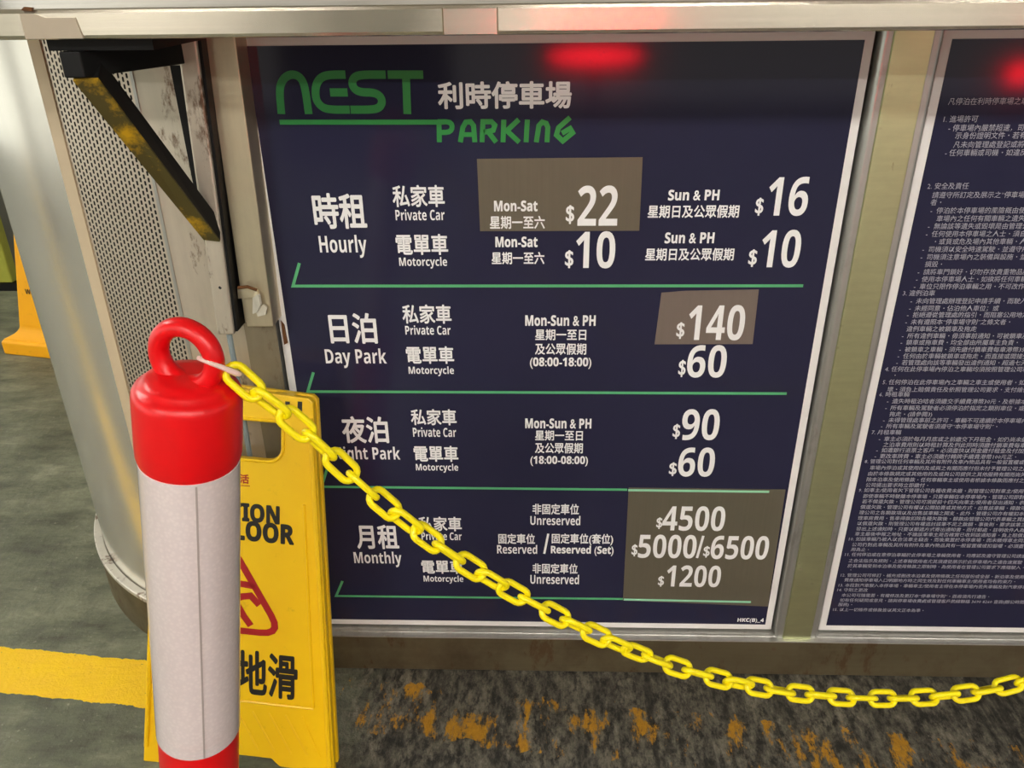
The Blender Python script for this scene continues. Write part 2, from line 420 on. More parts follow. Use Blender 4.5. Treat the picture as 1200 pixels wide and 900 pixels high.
# tan plate that covers the lower half of the jamb
zc = ZB + .60
cp = MB().prism([Vector((-.050, -.0405, .0)), Vector((-.046, -.0415, .10)), Vector((-.046, -.0425, zc)), Vector((-.006, -.0425, zc + .02)), Vector((-.0125, -.006, zc - .10)), Vector((-.0125, -.006, .0))], (0, .0025, 0)) if False else MB()
cp.hexa([Vector((-.049, -.043, .02)), Vector((-.0118, -.0148, .02)), Vector((-.0125, -.0138, .02)), Vector((-.049, -.036, .02))],
        [Vector((-.047, -.043, zc - .02)), Vector((-.0118, -.0148, zc + .005)), Vector((-.0125, -.0138, zc + .005)), Vector((-.047, -.036, zc - .02))])
bpart(cp, 'cover_plate', steel('taupe_plate_steel', lin(168, 158, 132), .45, .7, .5, .4, (30, 30, 3)), bevel=.002)
bpart(MB().tube([aty(268, 388, -.050), aty(279, 450, -.052), aty(292, 530, -.050), aty(300, 575, -.047)], .0042, 8), 'conduit', plain('grey_conduit', lin(128, 140, 142), .4), label='thin grey conduit')
# ripped bit of metal above the plate
tp = [aty(296, 345, -.044), aty(303, 346, -.050), aty(305, 358, -.050), aty(301, 366, -.047), aty(296, 368, -.044)]
bpart(MB().prism(tp, (.0015, .003, .001)), 'torn_flange', M['tear'], label='torn strip of bare metal')
tp = [aty(300, 366, -.0445), aty(308, 357, -.047), aty(313, 360, -.046), aty(311, 369, -.0445), aty(302, 371, -.0445)]
bpart(MB().prism(tp, (0, .003, 0)), 'torn_flange', M['tear'], label='crumpled corner of metal')
tp = [aty(278, 337, -.044), aty(300, 339, -.046), aty(303, 345, -.048), aty(296, 349, -.046), aty(279, 350, -.044)]
bpart(MB().prism(tp, (0, .006, 0)), 'torn_flange', M['post'], label='folded tan flange')
bpart(MB().tube([aty(279, 337, -.0475), aty(290, 336, -.0485), aty(301, 340, -.0485)], .0022, 6), 'rust_edge', M['rust'], label='rusty torn edge')
tp = [aty(329, 376, -.003), aty(333, 381, -.003), aty(335, 392, -.003), aty(337, 402, -.003), aty(333, 404, -.003), aty(331, 392, -.003)]
bpart(MB().prism(tp, (0, .002, 0)), 'rust_edge', M['rust'])
# centre post between the two boards, bottom rail with its bright lip
bpart(MB().box(.7885, .8355, -.016, .02, .02, TOPZ), 'post', M['post_mid'], bevel=.0012, label='greenish steel post between the boards')
bpart(MB().box(1.655, 1.71, -.016, .02, .02, TOPZ), 'post', M['post_mid'], bevel=.0012)
bpart(MB().box(-.124, 1.95, -.020, .06, .002, ZB - .0205), 'bottom_rail', M['rail'], bevel=.002)
bpart(MB().box(-.05, 1.95, -.0222, .01, ZB - .0205, ZB - .0178), 'rail_lip', M['trim'], bevel=.0008, label='bright lip of the bottom rail')
bpart(MB().box(-.05, 1.95, .012, .03, TOPZ - .028, TOPZ), 'head_rail', M['dark_core'])

# ------------------------------------------------------------------ counter
cz0, cz1 = TOPZ, ZB + .9885
ctr = thing('counter_top', 'long stainless steel counter top running above the price board', 'counter', (.6, .4, cz0))
CI = Matrix.Translation((-.6, -.4, -cz0))
def cpart(mb, name, mat, parent=None, **kw):
    o = mb.build(name, mat, ctr, **kw); o.matrix_parent_inverse = CI; return o
edge = arc(CR + .22, 0, 90, 40)
plan = [(1.95, -.22)] + edge + [(CX - CR - .22, 1.7), (1.95, 1.7)]
cpart(MB().prism([Vector((x, y, cz0)) for x, y in plan], (0, 0, cz1 - cz0)), 'slab', M['nosing'], bevel=.004)
# masking tape round the bend, butt joints, a rust hole and a splice plate
z0, z1 = cz0 + .0012, cz1 - .004
def face_strip(xa, xb, za, zb, y=-.2208): return MB().prism([Vector((xa, y, za)), Vector((xb, y, za)), Vector((xb, y, zb)), Vector((xa, y, zb))], (0, .003, 0))
tape = plain('tape_grey', lin(178, 166, 146), .5, .2, .06, 30)
xa, xb = aty(27, 30, -.22).x, aty(95, 30, -.22).x
cpart(MB().prism([Vector((xa, -.2215, z0)), Vector((xb, -.2215, z0)), Vector((xb - .004, -.2215, z1 - .004)), Vector((xa + .025, -.2215, z1 - .004)), Vector((xa + .014, -.2215, z1)), Vector((xa, -.2215, z1))], (0, .006, 0)), 'tape_patch', tape, label='grey tape patch at the left bend')
cpart(MB().prism([aty(24, 12, -.222), aty(37, 13, -.222), aty(38, 9, -.222), aty(28, 8, -.222)], (0, .003, 0)), 'rust_hole', M['rust'], label='rusty hole at the tape')
xa, xb = aty(519, 20, -.22).x, aty(583, 20, -.22).x
cpart(face_strip(xa, xb, z0, z1), 'splice_plate', steel('splice_steel', lin(232, 226, 208), .22, .95, 0, .1, (1, 60, 60)), label='paler splice plate in the edge')
for x in (xa, xb): cpart(face_strip(x - .0006, x + .0006, cz0 + .0006, cz1 - .003, -.2213), 'seam', M['rail'])

# ------------------------------------------------------------------ bracket
br = thing('shelf_bracket', 'black triangular bracket under the left end of the counter', 'bracket', (-.06, -.03, ZB + .56))
KI = Matrix.Translation((.06, .03, -ZB - .56))
def kpart(mb, name, mat, **kw):
    o = mb.build(name, mat, br, **kw); o.matrix_parent_inverse = KI; return o
UY0, UY1 = -.062, -.030
a0, a1 = Vector((aty(253, 387, UY0).x, 0, ZB + .572)), Vector((aty(212, 80, UY0).x, 0, TOPZ - .008))
uw = .0245
def sq(x, z, w=uw): return [Vector((x, UY0, z)), Vector((x + w, UY0, z)), Vector((x + w, UY1, z)), Vector((x, UY1, z))]
kpart(MB().hexa(sq(a0.x, a0.z), sq(a1.x, a1.z)), 'upright', M['solid'], bevel=.003, label='bare steel upright of the bracket')
# black strap at the upright's right side, thin black strip at its left
kpart(MB().hexa([Vector((a0.x + uw, UY0 + .004, a0.z + .004)), Vector((a0.x + uw + .004, UY0 + .004, a0.z + .004)), Vector((a0.x + uw + .004, .0, a0.z + .004)), Vector((a0.x + uw, .0, a0.z + .004))],
                [Vector((a1.x + uw, UY0 + .004, a1.z)), Vector((a1.x + uw + .004, UY0 + .004, a1.z)), Vector((a1.x + uw + .004, .0, a1.z)), Vector((a1.x + uw, .0, a1.z))]), 'side_strap', M['black'], label='black strap')
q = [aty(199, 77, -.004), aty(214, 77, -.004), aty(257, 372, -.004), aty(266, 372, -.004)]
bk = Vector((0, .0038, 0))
kpart(MB().hexa([q[2], q[3], q[3] + bk, q[2] + bk], [q[0], q[1], q[1] + bk, q[0] + bk]), 'back_strip', M['black'], label='black strap')
kpart(MB().hexa([Vector((a0.x + .002, UY1, a0.z)), Vector((a0.x + uw - .002, UY1, a0.z)), Vector((a0.x + uw - .002, 0, a0.z)), Vector((a0.x + .002, 0, a0.z))],
                [Vector((a0.x + .002, UY1, a0.z + .02)), Vector((a0.x + uw - .002, UY1, a0.z + .02)), Vector((a0.x + uw - .002, 0, a0.z + .02)), Vector((a0.x + .002, 0, a0.z + .02))]), 'spacer', M['black'])
# arm towards the viewer
e1, e0 = aty(100, 92, -.20), aty(75, 90, -.20)
wz = ZB + .922
ax0, ax1 = e0.x, e1.x
armz0, armz1 = ZB + .9225, ZB + .948
wl = a1.x - .006; wr = a1.x + uw + .004
kpart(MB().hexa([Vector((ax0, -.20, armz0)), Vector((ax1, -.20, armz0)), Vector((wr, -.0, armz0)), Vector((wl, -.0, armz0))],
                [Vector((ax0, -.20, armz1)), Vector((ax1, -.20, armz1)), Vector((wr, -.0, armz1)), Vector((wl, -.0, armz1))]), 'arm', M['black'], bevel=.0015)
pl = aty(56, 55, -.19)
kpart(MB().box(pl.x, wr, -.19, -.0, armz1, cz0 - .0002), 'top_plate', M['black'])
# diagonal brace: yellowed underside, black side
def brace(dx0, dx1, off0, off1):
    lo = Vector((aty(248, 281, UY0 - .002).x, UY0 - .002, aty(248, 281, UY0 - .002).z)); hi = Vector((ax0 + .004, -.192, armz0 + .003))
    return lo, hi
lo_l, lo_r = aty(239, 279, UY0 - .004), aty(258, 281, UY0 - .004)
hi_l, hi_r = aty(86, 92, -.196), aty(115, 91, -.19)
d = Vector((0, .014, .014)); 
lo_l2, lo_r2 = lo_l + Vector((0, .012, .022)), lo_r + Vector((0, .012, .022))
hi_l2, hi_r2 = hi_l + Vector((0, .016, .016)), hi_r + Vector((0, .016, .016))
kpart(MB().hexa([lo_l, lo_r, lo_r2, lo_l2], [hi_l, hi_r, hi_r2, hi_l2]), 'brace', M['black'])
def olive_mat():
    g = G('worn_yellow_paint'); v = g.coord(); nz = g.noise(g.coord(scale=(1, 1, 1)), 14, 6, .7)
    g.set(base=g.mix(g.ramp(nz, [(.5, 0), (.64, 1)]), lin(74, 66, 26), lin(190, 150, 8)), rough=.6); g.bump(g.noise(v, 120), .2, .0008); return g.m
out = Vector((0, -.002, -.002))
kpart(MB().hexa([lo_l + out, lo_r + out, lo_r, lo_l], [hi_l + out, hi_r + out, hi_r, hi_l]), 'brace_face', olive_mat(), label='worn yellow underside of the brace')
for px, py in ((248, 328),):
    kpart(MB().tube([aty(px + 10, py + 9, UY0 - .0005), aty(px + 10, py + 9, UY0 + .003)], .0022, 8), 'screw_hole', M['black'])

# ------------------------------------------------------------------ boards
YF, YT, YP, YQ = -.0006, -.0009, -.0016, -.0020
def make_board(name, label, x0, x1, z0, z1, group=None):
    t = thing(name, label, 'sign', ((x0 + x1) / 2, 0, z0))
    inv = Matrix.Translation((-(x0 + x1) / 2, 0, -z0))
    def part(mb, nm, mat, parent=None, **kw):
        o = mb.build(nm, mat, parent or t, **kw)
        if parent is None: o.matrix_parent_inverse = inv
        return o
    b = .0115
    part(MB().box(x0 - b, x1 + b, .0, .008, z0 - b, z1 + b), 'panel', M['white'], label='white border sheet', bevel=.0006)
    part(MB().box(x0, x1, YF, .001, z0, z1), 'printed_face', M['navy'], label='glossy navy printed face')
    # steel frame: bead outside a sloping reveal
    fr = MB(); o1, o2, o3 = b + .001, b + .012, b + .0175
    ya, yb = .004, -.0135
    def loop(o, y): return [Vector((x0 - o, y, z0 - o)), Vector((x1 + o, y, z0 - o)), Vector((x1 + o, y, z1 + min(o, .015))), Vector((x0 - o, y, z1 + min(o, .015)))]
    rings = [loop(b + .0035, .012), loop(b + .0045, -.0095), loop(b + .0085, yb), loop(o3, yb), loop(o3, .012)]
    for A, B in zip(rings, rings[1:]):
        for i in range(4):
            j = (i + 1) % 4; fr.add([A[i], A[j], B[j], B[i]], [(0, 1, 2, 3)])
    part(fr, 'frame', M['trim'], bevel=.0015, label='grey steel frame')
    return t, part
BW, BH = .76, .9367
board, bp = make_board('price_board', 'navy parking price board with green lettering, left of the steel post', 0, BW, ZB, ZB + BH)

def px(*q): return [aty(*p) for p in q]
def texts(name, items, mat=None, y=YT, bold=.03, label=None, parent=None, part=None):
    mb = MB()
    for it in items:
        body, xl, yt, xr, yb = it[:5]; text_px(mb, body, xl, yt, xr, yb, y, it[5] if len(it) > 5 else bold)
    return (part or bp)(mb, name, mat or M['letter'], label=label, merge=False)

# logo
lg = MB(); sw = .0099
ribbon(lg, px((330, 133.5), (327.6, 106), (330.5, 94.5), (338, 87.6), (347, 87.2), (354, 92.5), (358, 104), (362, 133.5)), sw, YT, soft=2)
ribbon(lg, px((405, 87.4), (385, 87.4), (375.5, 91), (370, 100), (370, 116), (376.5, 125), (386, 128.4), (410, 128.4)), sw, YT, soft=2)
ribbon(lg, px((387, 108.2), (407.5, 108.2)), sw, YT)
ribbon(lg, px((452, 87.4), (422, 87.4), (414.5, 91), (412.5, 98), (416, 105), (424, 108.2), (437, 108.2), (445, 111.5), (448.5, 119), (445, 126), (437, 128.4), (411, 128.4)), sw, YT, soft=2)
ribbon(lg, px((454.5, 87.4), (496, 87.4)), sw, YT)
ribbon(lg, px((476, 90), (477.5, 133.5)), sw, YT)
ribbon(lg, px((328, 143), (520, 143)), .0062, YT)
s2 = .0064
ribbon(lg, px((514.5, 141), (515, 166.5)), s2, YT)
ribbon(lg, px((513, 142.5), (526, 142.5), (530, 146), (529.5, 152), (525, 155), (515, 155)), s2, YT, soft=1)
ribbon(lg, px((539.5, 166.5), (542.5, 149), (546, 143), (551.5, 142.5), (555, 147), (556.5, 166.5)), s2, YT)
ribbon(lg, px((541, 157.5), (556, 157.5)), s2 * .9, YT)
ribbon(lg, px((565, 166.5), (566, 142.5), (576, 142.5), (580, 146.5), (578, 152.5), (567, 155)), s2, YT)
ribbon(lg, px((572, 154), (581.5, 166.5)), s2, YT)
ribbon(lg, px((590.5, 140), (589.5, 166.5)), s2, YT)
ribbon(lg, px((608, 140), (594, 153), (608.5, 166.5)), s2, YT)
ribbon(lg, px((618, 140), (616.5, 166.5)), s2, YT)
ribbon(lg, px((628.5, 166.5), (631.5, 147), (635.5, 142.8), (640, 144.5), (642, 149), (641, 166.5)), s2, YT)
ribbon(lg, px((668, 137.5), (654.5, 149.5), (652, 158), (659.5, 165), (671, 155.5), (668, 150.5), (658.5, 156)), s2, YT)
bp(lg, 'logo_lettering', M['green'], label='green company logo lettering')
texts('name_lettering', [('利時停車場', 513, 95, 670, 127.5, .028)])

CJ = .021; LB = .022
texts('period_lettering', [('時租', 367, 226, 429, 268, .024), ('Hourly', 374.5, 275, 430, 302, .012)], label='Hourly, in Chinese and English')
texts('period_lettering', [('日泊', 386, 366.5, 441.5, 402.5, .024), ('Day Park', 381.5, 408, 453, 431, .012)], label='Day Park, in Chinese and English')
texts('period_lettering', [('夜泊', 400.7, 487.5, 455, 519, .024), ('Night Park', 391.7, 523, 469, 542.5, .012)], label='Night Park, in Chinese and English')
texts('period_lettering', [('月租', 417.5, 614.5, 467, 643, .024), ('Monthly', 415, 646, 470.7, 664, .012)], label='Monthly, in Chinese and English')
for a in ([('私家車', 460, 216.5, 521, 242.5), ('Private Car', 463.5, 245, 521, 258, LB)], [('電單車', 464, 274, 525, 298.5), ('Motorcycle', 468, 301, 524, 314.5, LB)],
          [('私家車', 471.5, 356.5, 529, 379), ('Private Car', 475, 381, 528, 392, LB)], [('電單車', 476, 405.5, 532, 426), ('Motorcycle', 479, 429, 532, 440.5, LB)],
          [('私家車', 481.5, 479, 535, 498), ('Private Car', 484, 500.5, 534.5, 511.7, LB)], [('電單車', 485, 522, 537, 540.7), ('Motorcycle', 487.5, 543, 537, 553.5, LB)],
          [('私家車', 490.5, 605, 541, 622), ('Private Car', 494, 623, 541, 632.5, LB)], [('電單車', 494, 656, 543, 672), ('Motorcycle', 496.5, 674, 543, 683.5, LB)]):
    texts('vehicle_lettering', a, bold=CJ)
DB = .021
texts('days_lettering', [('Mon-Sat', 580.5, 277, 630, 289.5, .022), ('星期一至六', 576, 295, 638, 309.5)], bold=DB)
texts('days_lettering', [('Sun & PH', 783, 222, 843, 234.7, .022), ('星期日及公眾假期', 759, 240, 866, 255.3)], bold=DB)
texts('days_lettering', [('Sun & PH', 779, 272, 837, 285, .022), ('星期日及公眾假期', 756, 290.5, 860, 305.3)], bold=DB)
texts('days_lettering', [('Mon-Sun & PH', 615.5, 369, 698, 381.7, LB), ('星期一至日', 627, 385.5, 687, 398.5), ('及公眾假期', 627, 402, 687, 415.5), ('(08:00-18:00)', 621, 418.5, 693, 432, .026)], bold=DB)
texts('days_lettering', [('Mon-Sun & PH', 615.5, 490, 693, 501.8, LB), ('星期一至日', 627, 504, 683, 516), ('及公眾假期', 627, 518.5, 683, 531), ('(18:00-08:00)', 621.5, 534, 689, 546, .026)], bold=DB)
texts('bay_lettering', [('非固定車位', 624, 590, 678.5, 602.5), ('Unreserved', 621.5, 604, 680, 615, LB)], bold=DB)
texts('bay_lettering', [('固定車位', 584, 625, 627, 637), ('Reserved', 582.5, 638, 629.5, 648.5, LB)], bold=DB)
texts('bay_lettering', [('固定車位(套位)', 646.5, 625, 718.5, 638.5), ('Reserved (Set)', 645.5, 639, 719, 651, LB)], bold=DB)
texts('bay_lettering', [('非固定車位', 624, 660, 677, 671.8), ('Unreserved', 621.5, 673, 678.5, 684, LB)], bold=DB)
mb = MB(); ribbon(mb, px((642.5, 625), (637.8, 648.5)), .0036, YT); bp(mb, 'slash_lettering', M['letter'])
NB = .026; SB = .03
def price(parent_patch, *items, y=None):
    mb = MB(); yy = YQ if parent_patch else YT
    for body, xl, yt, xr, yb in items: text_px(mb, body, xl, yt, xr, yb, yy, NB)
    o = mb.build('price_lettering', M['letter'], parent_patch or board, merge=False)
    o.matrix_parent_inverse = Matrix() if parent_patch else Matrix.Translation((-BW / 2, 0, -ZB)); return o
def patch(q, mat, label, y=YP):
    p = [Vector((aty(*c).x, y, aty(*c).z)) for c in q]
    return bp(MB().prism(p, (0, .0009, 0)), 'price_patch', mat, label=label)
p1 = patch([(559, 186), (562.7, 270.5), (749, 270), (753, 184)], M['patch'], 'taupe correction sticker over the hourly car price')
p2 = patch([(775, 342.7), (767, 403), (881.7, 402.7), (889, 339), (803, 340.5)], M['patch_grey'], 'grey correction sticker over the day price')
p3 = patch([(736.7, 571), (730, 703), (899.5, 710), (920.3, 573.3)], M['patch'], 'taupe correction sticker over the monthly prices')
mb = MB(); text_px(mb, 'Mon-Sat', 579, 234.5, 630, 247.3, YQ, .022); text_px(mb, '星期一至六', 574, 252.5, 638.5, 267.8, YQ, DB); mb.build('days_lettering', M['letter'], p1, merge=False)
price(p1, ('$', 663, 240, 673, 262), ('22', 677, 217, 724, 264))
price(None, ('$', 662, 293, 672, 314), ('10', 675, 270.7, 721, 314.3))
price(None, ('$', 885, 231.5, 894.5, 252.5), ('16', 900, 207, 947.5, 253))
price(None, ('$', 877, 292, 887, 312.5), ('10', 892, 269, 938, 313.5))
price(p2, ('$', 792.5, 377, 802, 396.5), ('140', 806.5, 356.7, 872.5, 398.3))
price(None, ('$', 795, 421.5, 803.5, 441.5), ('60', 805.5, 404, 851.3, 442.3))
price(None, ('$', 788.3, 496.5, 797, 514), ('90', 799, 479, 843, 515.5))
price(None, ('$', 784, 541.5, 793, 557.5), ('60', 795, 524, 837.5, 558.3))
price(p3, ('$', 769, 605.5, 776, 619), ('4500', 776.5, 592.3, 849.5, 621.3))
price(p3, ('$', 740, 637, 747, 651), ('5000', 748, 625.7, 816, 653.3))
price(p3, ('$', 824, 639, 831.5, 652.5), ('6500', 833, 627, 900.5, 654.7))
price(p3, ('$', 771, 674, 778, 686.5), ('1200', 781, 661.7, 844.5, 687))
mb = MB(); ribbon(mb, px((824, 627), (816.5, 653)), .0042, YQ); mb.build('slash_lettering', M['letter'], p3)
# green rules, each with its slanting tick
rw = .0042
for q, e in ((((351, 308), (343.5, 335)), (941, 334.6)), (((367.5, 436), (360.8, 458.5)), (921.7, 460.9)), (((383.5, 549), (377, 570)), (735, 573.5)), (((401.5, 680.5), (394, 698)), (730, 701.5))):
    mb = MB(); ribbon(mb, px(q[0], q[1], e), rw, YT); bp(mb, 'green_rule', M['green_rule'])
for a, b_ in (((736, 573.6), (901, 575.5)), ((731, 701.6), (879.5, 704.6))):
    mb = MB(); ribbon(mb, px(a, b_), rw, YQ); o = mb.build('green_rule', M['green_pale'], p3, label='pale green rule')
texts('code_lettering', [('HKC(B)_4', 864, 724, 895, 729.5, .01)])

# ------------------------------------------------------------------ rules board
RX0 = .8645; RX1 = RX0 + BW
rboard, rp = make_board('rules_board', 'navy board of small white Chinese parking rules, right of the steel post', RX0, RX1, ZB, ZB + BH)
RULES = [
 ('head', [(1111, 119, '凡停泊在利時停車場之車輛', 0)]),
 ('1', [(1104, 139.5, '1. 進場許可', 0), (1111, 150, '- 停車場內嚴禁超速，司機須隨時出', 1), (1119, 159, '示身份證明文件・若有需要', 1), (1117, 169.5, '凡未向管理處登記或', 1), (1107, 179, '- 任何車輛或司機・如違反', 1)]),
 ('2', [(1086.5, 218, '2. 安全及責任', 0), (1092, 228.5, '請遵守所訂定及展示之“停車場守則', 1), (1090, 237, '者・', 0), (1090, 246.7, '-  停泊於本停車場的風險概由使用', 1), (1097, 256, '車場內之任何有關車輛之遺失或', 1),
   (1087, 265, '-  無論該等遺失或毀壞是由管理公', 1), (1084.5, 274, '-  任何使用本停車場之人士・須自負', 1), (1092, 283, '・或貨或危及場內其他車輛・人士', 1), (1080.5, 292, '-  司機須以安全時速駕駛・並遵守所有', 1),
   (1078.5, 301, '-  司機須注意場內之裝備與設施・並如', 1), (1083.5, 309.5, '損毀・', 0), (1075, 318.5, '-  請將車門鎖好・切勿存放貴重物品於', 1), (1073, 327, '-  使用本停車場人士・如欲將任何車輛', 1), (1070.5, 335.5, '-  車位只限作停泊車輛之用・不可改作其他', 1)]),
 ('3', [(1057.5, 343.3, '3. 違例泊車', 0), (1066.5, 352.5, '-  未向管理處辦理登記申請手續・而駛入・', 1), (1065, 361, '-  未經同意・佔泊他人車位；或', 0), (1062.5, 368.7, '-  拒絕遵從管理處的指引・而阻塞公用地方；', 0), (1060.5, 377, '-  未有遵照本“停車場守則”之條文者・', 0),
   (1062, 385.2, '違例車輛之被鎖車及拖走', 0), (1056.5, 393.3, '-  所有違例車輛・毋須事前通知・可被鎖車及', 1), (1055, 401, '-  鎖車或拖車費・均全部由所屬車主負責・', 0), (1053.5, 409.2, '-  被鎖車之車輛・須先繳付鎖車費每車港幣350元', 1), (1051.5, 417, '-  任何由於車輛被鎖車或拖走・而直接或間接受到', 1), (1050, 424.6, '-  若管理處向該等車輛發出違例通知・超過七天・', 1)]),
 ('4', [(1037, 432.2, '4. 任何在此停車場內停泊之車輛均須按照管理公司現行', 1), (1045, 439.5, '・', 0)]),
 ('5', [(1034, 447.5, '5. 任何停泊在此停車場內之車輛之車主或使用者・如對設', 1), (1039.5, 456, '壞・須負上賠償責任及依照管理公司要求・支付維修費', 1)]),
 ('6', [(1030, 461.8, '6. 時租車輛', 0), (1039, 469.8, '-  遺失時租泊咭者須繳交手續費港幣30元・及根據本公司', 1), (1037, 477.6, '-  所有車輛及駕駛者必須停泊於指定之類別車位・或違者', 1), (1042, 485, '拖走・(請參閱3)', 0), (1034.5, 492, '-  未得管理處事前之許可・車輛不可連續於本停車場內超過', 1), (1032, 499, '-  所有車輛及駕駛者須遵守“本停車場守則”・', 0)]),
 ('7', [(1021, 506.2, '7. 月租車輛', 0), (1029.5, 514, '-  車主必須於每月月底或之前繳交下月租金・如仍尚未繳付下', 1), (1034.5, 520.8, '之泊車費用則以時租計算及例此同時須繳付鎖車費每車港幣', 1), (1026.5, 527.2, '-  如遭銀行退票之客戶・必須盡快以現金繳付租金及付加港幣', 1), (1024.5, 534.2, '-  更改車牌費・車主必須繳付轉牌手續費港幣100元正・', 0)]),
 ('8', [(1013, 540.3, '8. 管理公司對任何車輛及其所有附件及車內物品具有一般留置權或', 1), (1019, 547.8, '車場內停泊或其使用的及或與之有關而應付但未付予管理公司之所有', 1), (1016.5, 554.7, '由於本條款規定或其他用的及或與公司提供之其他服務有關而尚欠管', 1), (1015, 561.5, '除本泊車及使用條款・任何車輛車主或使用者根據本條款而應付之款', 1), (1014, 568, '公司提出要求時立即繳付・', 0)]),
 ('9', [(1006, 574, '9. 如車主/使用者欠下管理公司各種收費未繳・則管理公司對車主/使用者', 1), (1011, 581, '即使車輛不時駛離本停車場・只要車輛在本停車場內・管理公司即對之', 1), (1010, 587.3, '若不償還欠款・管理公司可須提前十四天向車主/使用者發出通知・表', 1), (1008, 593.8, '償還欠款・管理公司有權以公開拍賣或其他方式・出售該車輛・得款可', 1), (1006.5, 600.3, '理公司之各類款項以及出售該車輛之開支・此外・管理公司亦有權扣', 1),
   (1005, 606.7, '理車房費用・售車得款扣除各種欠款後・餘款由管理公司代表車輛之買', 1), (1004, 613, '以償還欠款・則管理公司有權追討該筆不足之款額・事後則・要求該第三', 1), (1003, 619.3, '發出上述通知時・只要以郵遞方式寄出通知書・而付郵處・註明收件人為該', 1), (1001.5, 625.3, '車主最後申報之地址・不論該車車主是否確實已收到該通知書・', 1)]),
 ('10', [(993.5, 631.2, '10. 如該車輛乃被人以合法車主竊去・而後棄置於本停車場・而未徵得車主同意・', 1), (998, 637.8, '公司仍對此車輛及其所有附件及車內物品具有一般留置權或扣留權・', 1), (997, 643.5, '用為止・', 0)]),
 ('11', [(989, 649.3, '11. 任何停泊或在意停泊車輛於此停車場之車輛使用者・均應認及遵守管理公司', 1), (994, 656.6, '之合法指示及規則・上述車輛使用者尤其須遵從展示於此停車場內之通告', 1), (993, 662.7, '於其車輛受到本泊車及使用條款之限制時・為使用者在管理公司要求下應隨', 1), (994, 667.5, '・', 0)]),
 ('12', [(984, 673.5, '12. 管理公司可修訂・補充或刪改本泊車及使用條款之任何部份或全部・新泊車及使用', 1), (989, 679.2, '費應通知停車場入口明顯地方時之同生效及對任何車輛車主/使用者均有約束力・', 0)]),
 ('13', [(981.5, 685.3, '13. 本段對汽車駛入本停車場・車輛車主/使用者主得在本停車場內丟失車輛及對汽車', 1)]),
 ('14', [(980, 690.8, '14. 守則之更改', 0), (986, 697, '本公司可隨需要・有權修改及更訂本“停車場守則”・而毋須先行通告・', 0), (984, 702.8, '如有任何疑問或意見・請與停車場收費處或管理客戶熱線聯絡 3690 8260 查詢(辦公時間', 1), (982, 708, '服務)・', 0)]),
 ('15', [(975, 713.8, '15. 以上一切條件或條款皆以英文正本為準・', 0)]),
]
POOL = ''.join(t.strip('- 0123456789.') for _, ls in RULES for _, _, t, _ in ls)
cyc = 0
for num, lines in RULES:
    mb = MB()
    for x, y, body, full in lines:
        em = .0092 if y < 536 else (.0086 if y < 640 else .0083)
        p = aty(x, y); body = body.rstrip() if not full else body
        if full:                                # the line runs on past the edge of the photograph to the board's margin
            need = int((RX1 - .03 - p.x) / em) - len(body)
            if need > 0: body += POOL[cyc % 700: cyc % 700 + need]; cyc += 97
        vs, fs = glyphs(body, .006 if y > 330 else 0, 1)
        mb.add([Vector((p.x + v.x * em * .97, YT - v.z, p.z - em * .36 + v.y * em)) for v in vs], fs)
    rp(mb, 'rule_lettering', M['fine'], merge=False)

# ------------------------------------------------------------------ wet floor sign leaning on the booth
ps, al, rh = 0.0515977, 0.25342884, 0.05612657
wb, wt, sh = .3104, .2273, .6198
u = Vector((math.cos(ps), -math.sin(ps), 0)); nrm = Vector((-math.sin(ps), -math.cos(ps), 0))
v = Vector((0, 0, math.cos(al))) - nrm * math.sin(al)
u2 = u * math.cos(rh) - v * math.sin(rh); v2 = v * math.cos(rh) + u * math.sin(rh); n2 = v2.cross(u2)       # n2 faces away from the viewer
o2 = Vector((-.2622, -.2169, 0)) + u2 * (wb / 2)
def sign_frame(o, a, b, c): return Matrix(((a.x, b.x, c.x, o.x), (a.y, b.y, c.y, o.y), (a.z, b.z, c.z, o.z), (0, 0, 0, 1)))
